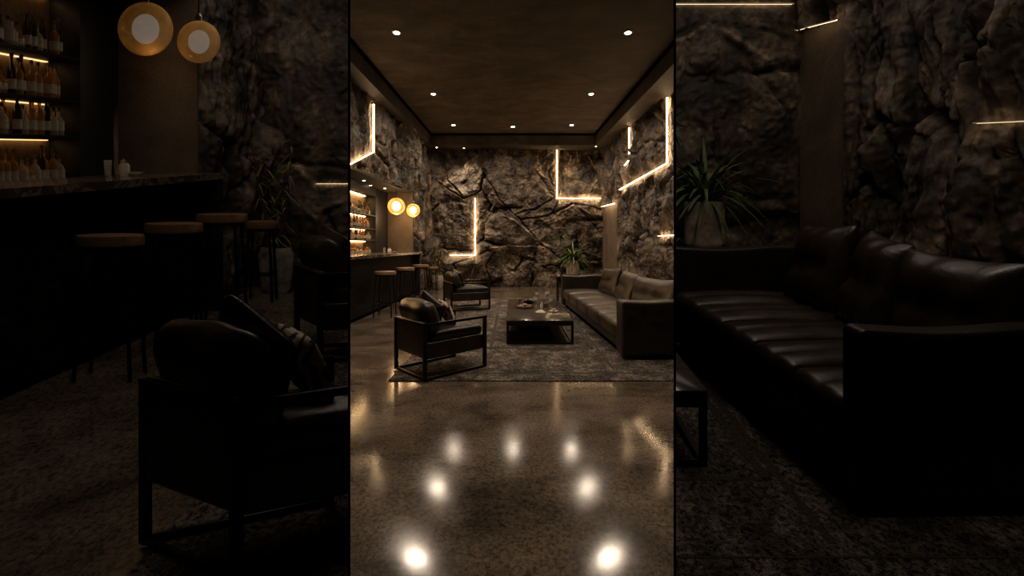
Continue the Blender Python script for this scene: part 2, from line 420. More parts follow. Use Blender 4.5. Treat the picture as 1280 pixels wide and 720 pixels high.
    for pts in veins:
        wob = .16*(fbm(U*2.5+5, V*2.5, 4, seed+80)-.5)
        d = seg_dist(U+wob, V-wob, pts); k = np.exp(-(d/.024)**2)*(.4+fbm(U*3, V*3, 2, seed+88)); h = h+.25*k; tint = tint*(1+3.2*k)
    h = h*depth
    for pts in calm:
        d = seg_dist(U, V, pts); k = np.clip((d-.05)/.25, 0, 1); h = h*k - .015*(1-k)
    return h, tint
def rock_wall(name, A, B, z0, z1, nrm, step, seed, cell, asp, depth, label=None, seams=(), veins=(), calm=(), hole=None):
    A = np.array(A, float); B = np.array(B, float); L = np.linalg.norm(B-A)
    nu = int(L/step); nv = int((z1-z0)/step)
    U, V = np.meshgrid(np.linspace(0, L, nu+1), np.linspace(z0, z1, nv+1), indexing='ij')
    h, tint = rock_field(U, V, seed, cell, asp, depth, seams, veins, calm)
    d = (B-A)/L
    X = A[0]+d[0]*U+nrm[0]*h; Y = A[1]+d[1]*U+nrm[1]*h
    co = np.stack([X, Y, V], -1).reshape(-1, 3)
    fs = []
    for i in range(nu):
        for j in range(nv):
            if hole and hole(A[1]+d[1]*L*(i+.5)/nu, z0+(z1-z0)*(j+.5)/nv): continue
            a = i*(nv+1)+j; fs.append((a, a+nv+1, a+nv+2, a+1))
    me = bpy.data.meshes.new(name); me.from_pydata(co.tolist(), [], fs)
    at = me.color_attributes.new('tint', 'FLOAT_COLOR', 'POINT')
    t = tint.reshape(-1); buf = np.stack([t, t*.985, t*.96, np.ones_like(t)], 1).reshape(-1).astype(np.float32)
    at.data.foreach_set('color', buf)
    for p in me.polygons: p.use_smooth = True
    me.materials.append(M['rock'])
    if hole:
        bm = bmesh.new(); bm.from_mesh(me); bmesh.ops.delete(bm, geom=[v for v in bm.verts if not v.link_faces], context='VERTS'); bm.to_mesh(me); bm.free()
    o = link(bpy.data.objects.new(name, me)); return tag(o, kind='structure')

# ------------------------------------------------------------------ the hall: walls, floor, ceiling
LX = lambda y: -3.45+.0714*(y-9)              # left wall line
RX = lambda y: 3.70-.0737*(y-10.2)            # right wall line
BY = 16.0; CZ = 5.51; SZ = 5.10
def bw(X, Y): return ((530+X/4-640)*BY/F+3.1, EYE-(180+Y/4-HZ)*BY/F)    # from a measured point on the back wall to wall metres
seams = [[bw(*p) for p in q] for q in (
    [(60,180),(130,232),(200,272),(290,232),(300,150)], [(300,150),(370,270),(450,350),(540,440),(600,510),(680,570),(700,640)],
    [(460,350),(560,322),(650,270)], [(480,378),(600,362),(690,325),(740,300),(880,330)], [(260,565),(320,530),(352,545),(310,605),(330,680)],
    [(560,130),(600,190),(650,262)], [(100,100),(120,180),(200,272)], [(150,600),(260,565)], [(150,600),(180,680)], [(760,310),(840,400),(880,450)])]
veins = [[bw(*p) for p in q] for q in (
    [(60,180),(200,268)], [(390,360),(450,380),(520,440),(620,385),(750,305)], [(70,490),(125,552)], [(330,525),(450,512),(600,520)],
    [(760,310),(870,385)], [(300,330),(262,400),(250,500)], [(540,440),(580,490),(640,520)], [(640,180),(560,140),(610,90)], [(830,60),(870,150),(830,240)])]
cal = [[(-1.363+3.1, 3.29), (-1.363+3.1, 1.185), (-2.28+3.1, 1.185)], [(1.66+3.1, 5.1), (1.66+3.1, 3.29), (6.4, 3.29)]]
wall_back = rock_wall('wall_back', (-3.1, BY), (3.45, BY), 0, SZ+.05, (0,-1), .024, 11, 1.7, 1.0, .20, seams=seams, veins=veins, calm=cal)
yl = lambda y, x0, x1: (y-x0)*1.0026
calL = [[(8.31, 0), (8.31, 3.2)], [((10.35-5.2)*1.0026, 4.93), ((10.35-5.2)*1.0026, 3.8), ((8.3-5.2)*1.0026, 2.95)]]
NY, NZ = 13.51, 3.2
seamL = [[(6.5,5.1),(6.3,4.5),(6.6,4.1),(7.0,3.7),(7.2,3.2)], [(8.0,5.1),(8.1,4.4),(8.35,3.9),(8.2,3.3),(8.5,2.6),(8.3,1.8)], [(8.35,3.9),(8.9,3.4),(9.3,3.0)],[(5.2,4.3),(5.9,4.1),(6.3,4.5)]]
wall_left = rock_wall('wall_left', (LX(5.2), 5.2), (LX(16.1), 16.1), 0, SZ+.05, (1,0), .034, 23, .95, 1.7, .14, seams=seamL, calm=calL,
                      hole=lambda y, z: y < NY and z < NZ)
ur = lambda y: (y-5.2)*1.0027
calR = [[(ur(10.2), 5.06), (ur(10.2), 3.51), (ur(13.67), 3.32)], [(ur(12.8), 5.03), (ur(12.8), 4.09), (ur(13.2), 4.0)], [(ur(9.3), 1.8), (ur(10.69), 1.8)],[(ur(14.1),0),(ur(14.1),2.9)]]
seamR = [[(8.6,5.1),(8.0,4.4),(7.6,3.9),(7.4,3.4)], [(8.0,4.4),(7.0,4.15),(6.0,4.3),(5.0,4.0)], [(8.4,1.2),(7.6,1.9),(6.6,1.7),(5.9,2.3),(5.0,2.4)], [(6.6,1.7),(6.5,.8)], [(7.6,1.9),(7.9,2.6),(7.4,3.2)]]
wall_right = rock_wall('wall_right', (RX(5.2), 5.2), (RX(16.1), 16.1), 0, SZ+.05, (-1,0), .034, 37, .95, 1.6, .15, seams=seamR, calm=calR,
                       hole=lambda y, z: y > 14.12 and z < 2.93)
# smooth lit pilaster at the far end of the right wall
pil = MB(); pil.prism([(RX(14.12)+.05, 14.1), (RX(15.85)+.05, 15.85), (RX(15.85)+.3, 15.85), (RX(14.12)+.3, 14.1)], 0, 2.95)
tag(build('trim_1', pil, 'plaster'), kind='structure')

# floor: polished slab, near fall and crown shaped to steer the downlight reflections
bm = bmesh.new(); xs = np.linspace(-7.5, 7.5, 121); ys = np.concatenate([np.linspace(-3, 5, 97), np.linspace(5.3, 16.4, 24)])
def floor_z(x, y):
    if y > 4: f = 0
    else:
        yy = max(y, 1.3); f = .00617*(4-yy)**3 + (.0617*(1.3-y) if y < 1.3 else 0)
    k = .055*max(0, (3.4-max(y, 1.3))/1.2)**2 if y < 3.4 else 0
    return -f - min(k, .11)*.28*(1-math.exp(-x*x/.28))
vs = [[bm.verts.new((x, y, floor_z(x, y))) for y in ys] for x in xs]
for i in range(len(xs)-1):
    for j in range(len(ys)-1): bm.faces.new((vs[i][j], vs[i+1][j], vs[i+1][j+1], vs[i][j+1]))
floor = tag(build('floor', bm, 'floor', smooth=60), kind='structure')
ce = MB(); ce.box(-7.5, 7.5, -3, 16.3, CZ, CZ+.15)
tag(build('ceiling', ce, 'ceil'), kind='structure')
b1 = MB(); b1.prism([(-3.19, 5.05), (-2.88, 15.3), (-2.88, 16.3), (-5, 16.3), (-5, 5.05)], SZ, CZ)
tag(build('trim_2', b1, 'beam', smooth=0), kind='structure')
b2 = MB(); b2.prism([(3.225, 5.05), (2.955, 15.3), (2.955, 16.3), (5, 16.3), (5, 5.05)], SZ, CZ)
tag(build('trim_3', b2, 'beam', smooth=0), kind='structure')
b3 = MB(); b3.box(-2.88, 2.955, 15.3, 16.3, SZ, CZ)
tag(build('trim_4', b3, 'beam', smooth=0), kind='structure')
g = MB()   # black bars standing in for the shade line between ceiling slab and bulkheads
for a, b in (((-3.16, 5.1), (-2.85, 15.27)), ((3.195, 5.1), (2.925, 15.27)), ((-2.85, 15.27), (2.925, 15.27))):
    g.bar((a[0], a[1], CZ-.035), (b[0], b[1], CZ-.035), .04, .07)
tag(build('shadow_line_strip', g, 'black', smooth=0), kind='structure')
rw = MB(); rw.box(-7.5, 7.5, -3.1, -3, -.8, 5.7); rw.box(-7.6, -7.5, -3, 16.3, -.8, 5.7); rw.box(7.5, 7.6, -3, 16.3, -.8, 5.7)
tag(build('wall_rear', rw, 'dark', smooth=0), kind='structure')

# niche of the bar: soffit, end wall, dark fascia
n1 = MB(); n1.prism([(LX(5.2)+.02, 5.2), (LX(NY)+.0, NY), (-4.35, NY), (-4.35, 5.2)], NZ, NZ+.05)
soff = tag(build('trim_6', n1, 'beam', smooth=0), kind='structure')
n2 = MB(); n2.box(-4.35, LX(NY)+.02, NY, NY+.06, 0, NZ+.02)
nend = tag(build('wall_niche', n2, 'plaster', smooth=0), kind='structure')

# ------------------------------------------------------------------ back-bar shelving
SB = (1.30, 1.715, 2.03, 2.41)
sh = root('back_bar_shelving', (-4.0, 9.0, 0), 'tall dark back-bar shelving with warm lit shelves of bottles, behind the bar counter', 'shelving')
t = MB(); t.box(-4.2, -4.16, 5.6, 12.3, 0, 2.97); build('back_panel', t, 'shelfwood', sh)
t = MB(); t.box(-4.2, -3.88, 12.3, 13.5, 0, NZ, bev=.005); build('side_panel', t, 'dark', sh)
t = MB(); t.box(-4.2, -3.88, 5.6, 12.3, 2.95, NZ, bev=.005); FAS = build('fascia', t, 'dark', sh)
t = MB(); t.box(-4.16, -3.9, 5.6, 12.3, 0, SB[0]-.02, bev=.005); build('lower_cabinet', t, 'dark', sh)
boards = {}
for z in SB:
    t = MB(); t.box(-4.16, -3.88, 5.6, 12.3, z-.035, z, bev=.004); boards[z] = build('shelf', t, 'dark', sh)
for z in (SB[1], SB[2], SB[3], 2.985):
    t = MB(); t.box(-4.155, -4.12, 5.8, 12.15, z-.045, z-.036); build('shelf_light', t, 'shelfled', boards.get(z, FAS), smooth=0)
SHELF = sh
def bottle(kind, loc, label):
    r = root('bottle', loc, label, 'bottle', 'spirit bottles on the back-bar shelves')
    pr = {0: [(0,0),(.042,0),(.045,.01),(.045,.17),(.03,.20),(.015,.215),(.015,.27)],
          1: [(0,0),(.05,0),(.054,.01),(.052,.12),(.035,.155),(.016,.17),(.016,.215)],
          2: [(0,0),(.034,0),(.037,.01),(.037,.19),(.022,.235),(.013,.25),(.013,.30)],
          3: [(0,0),(.06,0),(.062,.012),(.06,.09),(.03,.14),(.018,.15),(.02,.19)]}[kind]
    t = MB(); t.lathe(pr, loc, 12); bd = build('bottle_body', t, ('amber', 'clear', 'darkglass', 'amber')[kind], r)
    top = pr[-1][1]
    t = MB(); t.lathe([(.017,0),(.018,.03),(0.004,.034)], (loc[0], loc[1], loc[2]+top-.004), 10); build('cap', t, 'cap', bd)
    t = MB(); w = pr[2][0]+.0015; t.lathe([(w, .04), (w, .12)] if kind != 3 else [(w,.03),(w,.08)], loc, 12); build('paper_label', t, 'labelpaper', bd)
    return r
protos = {}; bottles = []
WHERE = ('lowest', 'second lowest', 'second highest', 'top')
KIND = ('straight amber bottle', 'squat clear bottle', 'slim dark bottle', 'round amber decanter')
ORD = ('rightmost', 'second from right', 'third from right', 'fourth from right', 'fifth from right', 'sixth from right', 'seventh from right', 'eighth from right', 'ninth from right', 'tenth from right', 'eleventh from right', 'twelfth from right', 'thirteenth from right', 'fourteenth from right', 'fifteenth from right', 'sixteenth from right', 'seventeenth from right', 'eighteenth from right', 'nineteenth from right')
random.seed(3)
for si, z in enumerate(SB):
    y = 12.0; n_ = 0
    while y > 10.0:
        k = random.choice((0, 1, 2, 3, 0, 1)); x = -3.98+random.uniform(-.03, .03)
        lab = '%s, %s on the %s back-bar shelf' % (KIND[k], ORD[n_], WHERE[si])
        if k not in protos: protos[k] = b = bottle(k, Vector((x, y, z)), lab)
        else: b = dup(protos[k], (x, y, z), lab)
        b['group'] = 'bottles on the %s back-bar shelf' % WHERE[si]
        bottles.append((b, si, k, n_)); n_ += 1; y -= random.uniform(.125, .17)

# ------------------------------------------------------------------ bar counter
bar = root('bar_counter', (-3.3, 10.5, 0), 'long dark bar counter with a glossy veined stone top on the left', 'bar')
t = MB(); t.prism([(-3.07, 7.0), (-2.85, 13.62), (-3.7, 13.62), (-3.75, 7.0)], 1.30, 1.36); build('countertop', t, 'bartop', bar, smooth=0)
t = MB(); t.prism([(-3.27, 7.1), (-3.05, 13.45), (-3.62, 13.45), (-3.66, 7.1)], .08, 1.30); build('front_panel', t, 'barfront', bar, smooth=0)
t = MB(); t.prism([(-3.31, 7.1), (-3.09, 13.45), (-3.6, 13.45), (-3.64, 7.1)], 0, .08); build('plinth', t, 'black', bar, smooth=0)
t = MB(); t.box(-3.62, -2.87, 13.45, 13.6, 0, 1.30, bev=.004); build('end_panel', t, 'dark', bar, smooth=0)
gl = root('tumbler', (-3.50, 11.85, 1.36), 'tall clear drinking glass standing on the bar counter', 'glass')
t = MB(); t.lathe([(.028,0),(.036,.14),(.033,.14),(.026,.01)], gl.location, 16); build('glass_wall', t, 'glass', gl)
t = MB(); t.lathe([(.0255,.012),(.030,.09)], gl.location, 16); build('drink', t, 'gold', gl)
jr = root('jar', (-3.40, 12.0, 1.36), 'stout pale glass jar with a lid, beside the tumbler on the bar', 'jar')
t = MB(); t.lathe([(.045,0),(.052,.02),(.05,.09),(.032,.115)], jr.location, 16); build('jar_body', t, 'cream', jr)
t = MB(); t.lathe([(.034,.115),(.034,.135),(.012,.142),(.012,.155)], jr.location, 16); build('lid', t, 'chrome', jr)
dish = build('dish', MB().lathe([(.02,0),(.05,.012),(.07,.035),(.062,.033),(.02,.014)], (-3.28, 11.95, 1.36), 18), 'cream', loc=(-3.28, 11.95, 1.36))
tag(dish, 'small shallow pale dish right of the jar on the bar', 'dish')

# ------------------------------------------------------------------ bar stools
def stool(loc, label, sz=1.0, r=.235, z=1.0):
    o = root('bar_stool', loc, label, 'stool', 'bar stools along the counter'); x, y, _ = loc
    t = MB(); t.lathe([(r*.96, z-.075), (r, z-.065), (r, z-.012), (r*.97, z), (0.01, z+.002)], (x, y, 0), 36); se = build('seat', t, 'seatwood', o)
    t = MB(); t.lathe([(r*.86, z-.10), (r*.86, z-.075)], (x, y, 0), 32); build('seat_rim', t, 'metal', se)
    L = []
    for sx in (-1, 1):
        for sy in (-1, 1):
            a = Vector((x+sx*r*.62, y+sy*r*.62, z-.09)); b = Vector((x+sx*r*.82, y+sy*r*.82, .012))
            t = MB(); t.bar(a, b, .026); build('leg', t, 'metal', o); L.append((a, b))
    for zz in (.28, .62):
        t = MB(); P = [a.lerp(b, (a.z-zz)/(a.z-b.z)) for a, b in L]
        for i, j in ((0,1),(1,3),(3,2),(2,0)): t.bar(P[i], P[j], .018)
        if zz == .28: build('footrest', t, 'metal', o)
    return o
s1 = stool((-2.79, 9.5, 0), 'round wooden-topped bar stool nearest the viewer of the row at the bar')
s2 = dup(s1, (-2.72, 11.0, 0), 'wooden-topped bar stool in the middle of the row at the bar')
s3 = dup(s1, (-2.66, 12.55, 0), 'wooden-topped bar stool farthest along the counter, by its end panel')
s4 = stool((-2.63, 14.35, 0), 'lower dark stool standing past the end of the bar, by the rock corner', r=.17, z=.84)
STOOLS = [s1, s2, s3, s4]

# ------------------------------------------------------------------ pendants
def pendant(loc, r, label):
    o = root('pendant_lamp', loc, label, 'lamp', 'amber globe pendant lamps over the bar'); c = Vector(loc)
    pf = [(max(.002, r*math.sin(a)), -r*math.cos(a)) for a in [math.pi*i/20 for i in range(21)]]
    t = MB(); t.lathe(pf, c, 40); gg = build('glass_globe', t, 'globe', o)
    pf = [(max(.002, .50*r*math.sin(a)), -.56*r*math.cos(a)) for a in [math.pi*i/14 for i in range(15)]]
    t = MB(); t.lathe(pf, c, 28); build('bulb', t, 'bulb', gg)
    t = MB(); t.lathe([(.035,r-.01),(.035,r+.04),(.012,r+.07)], c, 16); build('socket', t, 'chrome', o)
    t = MB(); t.tube([c+Vector((0,0,r+.06)), Vector((c.x, c.y, NZ+.02))], .008, 8); build('cord', t, 'metal', o)
    return o
p1 = pendant((-3.40, 12.7, 2.71), .25, 'larger glowing amber globe pendant hanging left, over the bar')
p2 = pendant((-3.02, 13.2, 2.63), .205, 'smaller glowing amber globe pendant hanging right, in front of the rock')

# ------------------------------------------------------------------ LED strips and downlights
def led(pts, w, label, nrm):
    """pts on the wall; one continuous strip with its backing channel"""
    o = root('led_strip', pts[0], label, 'light', None); n = Vector(nrm)
    t = MB(); t2 = MB()
    for a, b in zip(pts[:-1], pts[1:]):
        a, b = Vector(a), Vector(b); d = (b-a).normalized()*w*.5
        t.bar(a+n*.05, b+d+n*.05, w, w*.3); t2.bar(a+n*.03, b+n*.03, w*.35, w*.35)
    build('diffuser', t, 'led', o, smooth=0); build('side_glow', t2, 'ledside', o, smooth=0); return o
ledC = led([(-1.363, BY, 3.29), (-1.363, BY, 1.185), (-2.28, BY, 1.185)], .036, 'L-shaped warm light strip low on the back wall, left of centre', (0,-1,0))
ledD = led([(1.66, BY, 5.08), (1.66, BY, 3.29), (3.27, BY, 3.29)], .036, 'L-shaped warm light strip high on the back wall, reaching the right corner', (0,-1,0))
ledA = led([(RX(10.2), 10.2, 5.06), (RX(10.2), 10.2, 3.51), (RX(13.67), 13.67, 3.32)], .022, 'long bent warm light strip on the right rock wall, nearest the viewer', (-1,0,0))
ledB = led([(RX(12.8), 12.8, 5.04), (RX(12.8), 12.8, 4.09), (RX(13.2), 13.2, 4.0)], .024, 'short warm light strip on the right rock wall, beyond the long bent one', (-1,0,0))
ledE = led([(RX(9.3), 9.3, 1.8), (RX(10.69), 10.69, 1.8)], .024, 'short level warm light strip low on the right rock wall', (-1,0,0))
ledP = led([(RX(14.15)-.02, 14.15, 2.93), (RX(15.6)-.02, 15.6, 2.95)], .024, 'short warm light strip capping the smooth pilaster', (-1,0,0))
ledL = led([(LX(10.35), 10.35, 4.95), (LX(10.35), 10.35, 3.8), (LX(8.3), 8.3, 2.95)], .022, 'bent warm light strip high on the left rock wall above the bar', (1,0,0))
ledS = led([(LX(13.35), 13.35, 5.04), (LX(13.35), 13.35, 4.82)], .04, 'tiny warm light strip under the beam on the left rock wall', (1,0,0))

def spot(loc, e, ang=110, blend=.9, col=(1, .78, .53), r=.05, rot=(0,0,0)):
    l = bpy.data.lights.new('spot_light', 'SPOT'); l.energy = e; l.spot_size = math.radians(ang); l.spot_blend = blend
    l.color = col; l.shadow_soft_size = r; o = link(bpy.data.objects.new('spot_light', l)); o.location = loc; o.rotation_euler = rot; return o
def point(loc, e, col=(1, .6, .28), r=.1):
    l = bpy.data.lights.new('point_light', 'POINT'); l.energy = e; l.color = col; l.shadow_soft_size = r
    o = link(bpy.data.objects.new('point_light', l)); o.location = loc; return o
def area(loc, e, sx, sy, col=(1, .75, .5), rot=(0,0,0)):
    l = bpy.data.lights.new('area_light', 'AREA'); l.shape = 'RECTANGLE'; l.size = sx; l.size_y = sy; l.energy = e; l.color = col
    o = link(bpy.data.objects.new('area_light', l)); o.location = loc; o.rotation_euler = rot; return o
DL = [((-2.13, 7.97), 'front left recessed ceiling downlight'), ((2.14, 7.97), 'front right recessed ceiling downlight'),
      ((-2.04, 11.23), 'middle row left recessed ceiling downlight'), ((2.06, 11.23), 'middle row right recessed ceiling downlight'),
      ((-1.92, 14.17), 'far row left recessed ceiling downlight'), ((1.955, 14.17), 'far row right recessed ceiling downlight'),
      ((.03, 14.36), 'far row centre recessed ceiling downlight')]
def downlight(x, y, z, r, label, mat='lamp', group='recessed downlights in the ceiling'):
    o = root('ceiling_light', (x, y, z), label, 'light', group)
    t = MB(); t.lathe([(r*.99, 0), (r*1.35, 0), (r*1.35, -.012), (r*.99, -.016)], (x, y, z), 24); build('trim_ring', t, 'chrome', o)
    t = MB(); t.lathe([(r, -.006), (r*.8, -.02), (.002, -.024)], (x, y, z), 24); build('lens', t, mat, o); return o
for (x, y), lab in DL:
    downlight(x, y, CZ, .066, lab); spot((x, y, CZ-.05), 255, ang=150, blend=.8, r=.16, col=(1, .795, .60))
SL = [(-1.75, 15.72, 'small soffit downlight over the lit boulder on the back wall'), (-2.72, 15.6, 'small soffit downlight in the left back corner'), (3.0, 15.45, 'small soffit downlight in the right back corner')]
for x, y in ((-1.1, 4.4), (1.1, 4.4)):  # extra pair above the view, added to brighten the near floor
    downlight(x, y, CZ, .066, 'added unseen fill downlight in the ceiling, nearer than the first pair'); spot((x, y, CZ-.05), 190, ang=140, blend=.9, col=(1, .795, .60))
for x, y, lab in SL: downlight(x, y, SZ, .035, lab, 'small', 'small downlights in the back soffit')
spot((-1.68, 15.15, SZ-.06), 300, 70, rot=(math.radians(34), 0, 0), r=.03)
spot((2.35, 15.3, SZ-.04), 45, 100, rot=(math.radians(10), 0, 0), r=.03)
NLs = [(-3.7, 10.8, 'niche soffit downlight nearest the viewer'), (-3.62, 12.3, 'niche soffit downlight nearest the pendants'), (-3.83, 11.7, 'niche soffit downlight close to the shelf fascia')]
NL = [downlight(x, y, NZ, .04, lab+' above the bar', 'small', 'small downlights over the bar') for x, y, lab in NLs]
for x, y, _ in NLs[:2]: spot((x, y, NZ-.05), 14, 120)
point((-3.40, 12.7, 2.40), 14, r=.12); point((-3.0, 13.1, 2.36), 10, r=.12)
area((-4.05, 10.9, 2.94), 5, .1, 2.4, (1, .6, .26))

# ------------------------------------------------------------------ rug
rg = root('area_rug', (1.0, 8.7, 0), 'large dark grey-brown pile rug under the coffee table and armchairs', 'rug')
t = MB(); t.box(-1.44, 3.0, 5.03, 12.6, 0.001, .012, bev=.004); build('pile', t, 'rug', rg)
t = MB()
for a in ((-1.2, 2.75, 5.30, 5.33), (-1.2, 2.75, 12.3, 12.33), (-1.2, -1.17, 5.30, 12.33), (1.27, 1.31, 5.5, 12.3), (-.35, 1.25, 6.55, 6.6), (1.2, 1.25, 6.55, 9.8), (-.35, -.3, 6.55, 9.8)):
    t.box(a[0], a[1], a[2], a[3], .010, .014)
build('woven_border', t, 'band', rg)

# ------------------------------------------------------------------ coffee table
tb = root('coffee_table', (.44, 8.16, 0), 'low square-framed black coffee table with a dark stone top on the rug', 'table')
x0, x1, y0, y1, zt = -.087, .975, 6.82, 9.50, .394; zb = .012
t = MB(); t.box(x0, x1, y0, y1, zt-.018, zt, bev=.003); build('tabletop', t, 'tabletop', tb)
t = MB(); t.box(x0+.004, x1-.004, y0+.004, y0+.04, zt-.085, zt-.018); t.box(x0+.004, x1-.004, y1-.04, y1-.004, zt-.085, zt-.018)
t.box(x0+.004, x0+.04, y0+.04, y1-.04, zt-.085, zt-.018); t.box(x1-.04, x1-.004, y0+.04, y1-.04, zt-.085, zt-.018); build('apron', t, 'metal', tb, smooth=0)
for xx in (x0, x1-.04):
    for yy in (y0, y1-.04):
        t = MB(); t.box(xx, xx+.04, yy, yy+.04, zb, zt-.02, bev=.003); build('leg', t, 'metal', tb)
t = MB()
for yy in (y0+.005, y1-.035): t.box(x0+.04, x1-.04, yy, yy+.03, zb+.005, zb+.035)
for xx in (x0+.005, x1-.035): t.box(xx, xx+.03, y0+.04, y1-.04, zb+.005, zb+.035)
build('stretcher', t, 'metal', tb, smooth=0)
t = MB(); t.box(x0+.03, x0+.72, y0+.15, y1-.1, zb+.01, zb+.19, bev=.01); build('storage_box', t, 'dark', tb)
# things on the table
def at_table(px, py, z=zt): y = (EYE-z)*F/(py-HZ); return Vector(((px-640)*y/F, y, z))
def lathe_thing(name, label, cat, c, parts, group=None):
    o = root(name, c, label, cat, group)
    made = {}
    for pn, pr, mt in parts:
        t = MB(); t.lathe(pr, c, 24)
        made[pn] = build(pn, t, mt, made.get({'wine': 'glass_bowl', 'drink': 'cup', 'wax': 'jar', 'candle': 'glass_cup', 'stopper': 'bottle_body'}.get(pn), o))
    return o
c = at_table(655, 384)
tray = root('serving_tray', c, 'oval dark wooden serving tray at the front left of the table items', 'tray')
t = MB(); t.lathe([(.02,0),(.155,.0),(.17,.012),(.172,.03),(.16,.03),(.15,.014),(.02,.012)], c, 40, sy=1.35); build('tray_body', t, 'traywood', tray)
for sx in (-1, 1):
    t = MB(); t.tube([c+Vector((sx*.15, -.06, .03)), c+Vector((sx*.185, -.04, .055)), c+Vector((sx*.185, .04, .055)), c+Vector((sx*.15, .06, .03))], .008); build('handle', t, 'traywood', tray)
c2 = c+Vector((.02, .02, .014)); lathe_thing('dip_bowl', 'tiny cream bowl standing on the oval wooden tray', 'bowl', c2, [('bowl', [(.015,0),(.035,.02),(.045,.045),(.04,.045),(.02,.01)], 'cream')])
cp = c+Vector((-.07, -.02, .014)); lathe_thing('napkin_roll', 'short rolled cloth napkin lying on the left of the oval tray', 'napkin', cp, [('cloth', [(.02,0),(.026,.006),(.028,.02),(.02,.03)], 'cream')])
lathe_thing('candle_glass', 'rose-coloured flared candle glass at the back left of the table', 'candle', at_table(648.5, 379), [('glass_cup', [(.022,0),(.03,.012),(.065,.10),(.06,.10),(.028,.02)], 'pink'), ('candle', [(.024,.022),(.045,.07),(.01,.072)], 'cream')])
c = at_table(661, 379); fb = root('flower_bowl', c, 'dark leafy bowl arrangement behind the wooden tray', 'bowl')
t = MB(); t.lathe([(.05,0),(.09,.02),(.13,.06),(.12,.06),(.06,.02)], c, 28); build('bowl', t, 'dark', fb)
t = MB()
random.seed(5)
for i in range(40):
    a = random.uniform(0, 6.28); q = c+Vector((.09*math.cos(a)*random.random(), .09*math.sin(a)*random.random(), .05)); L = random.uniform(.04, .09)
    d = Vector((math.cos(a), math.sin(a), random.uniform(.2, .8))).normalized(); sd = d.cross(Vector((0,0,1))).normalized()*.012
    t.raw([q-sd*.3, q+sd*.3, q+d*L*.5+sd, q+d*L*.5-sd, q+d*L], [(0,1,2,3), (3,2,4)])
build('leaves', t, 'dryleaf', fb)
GP = lambda s: [('foot', [(.036*s,0),(.036*s,.004),(.006*s,.01),(.005*s,.075*s),(.012*s,.082*s)], 'glass'), ('glass_bowl', [(.012*s,.082*s),(.038*s,.11*s),(.042*s,.15*s),(.034*s,.19*s),(.031*s,.19*s),(.038*s,.15*s),(.034*s,.115*s)], 'glass'), ('wine', [(.01*s,.088*s),(.033*s,.112*s),(.036*s,.135*s),(.002,.136*s)], 'gold')]
lathe_thing('wine_glass', 'stemmed wine glass nearest the centre of the table', 'glass', at_table(669.5, 384), GP(1.05), 'stemmed glasses on the coffee table')
lathe_thing('wine_glass', 'tall stemmed wine glass at the back right of the table', 'glass', at_table(684, 377), GP(1.15), 'stemmed glasses on the coffee table')
lathe_thing('wine_glass', 'stemmed wine glass at the rear of the table, behind the centre glass', 'glass', at_table(671.5, 376.5), GP(1.0), 'stemmed glasses on the coffee table')
lathe_thing('wine_glass', 'stemmed wine glass beside the teacup at the right', 'glass', at_table(688.5, 385), GP(.95), 'stemmed glasses on the coffee table')
lathe_thing('milk_bottle', 'slim cream bottle standing in the middle of the glasses', 'bottle', at_table(677, 386), [('bottle_body', [(.022,0),(.026,.01),(.026,.08),(.012,.11),(.012,.145)], 'cream'), ('stopper', [(.011,.145),(.013,.15),(.013,.165),(.003,.17)], 'traywood')])
c = at_table(681.5, 383); bx = root('wooden_box', c, 'small dark reddish box between the glasses on the table', 'box')
t = MB(); t.box(c.x-.05, c.x+.05, c.y-.05, c.y+.05, c.z, c.z+.05, bev=.004); build('box_body', t, 'traywood', bx)
t = MB(); t.box(c.x-.053, c.x+.053, c.y-.053, c.y+.053, c.z+.05, c.z+.064, bev=.004); build('lid', t, 'dark', bx)
c = at_table(675.5, 390); nk = build('napkin', MB().raw and (lambda m: (m.raw([c+Vector(v) for v in ((-.085,-.06,0),(.085,-.06,0),(.085,.06,0),(-.085,.06,0),(-.03,0,.04),(.03,.01,.045),(-.05,.04,.012),(.05,.045,.012))], [(0,1,5,4),(1,2,7,5),(2,3,6,7),(3,0,4,6),(4,5,7,6)]), m)[1])(MB()), 'cream', loc=c, smooth=0)
tag(nk, 'folded white napkin lying at the front of the glasses', 'napkin')
c = at_table(692, 389.5); lathe_thing('teacup', 'small pale teacup on a saucer at the right edge of the table items', 'cup', c, [('saucer', [(.03,0),(.075,.008),(.08,.014),(.03,.006)], 'cream'), ('cup', [(.02,.006),(.034,.02),(.042,.055),(.039,.055),(.03,.022),(.012,.012)], 'cream'), ('drink', [(.03,.04),(.002,.041)], 'traywood')])

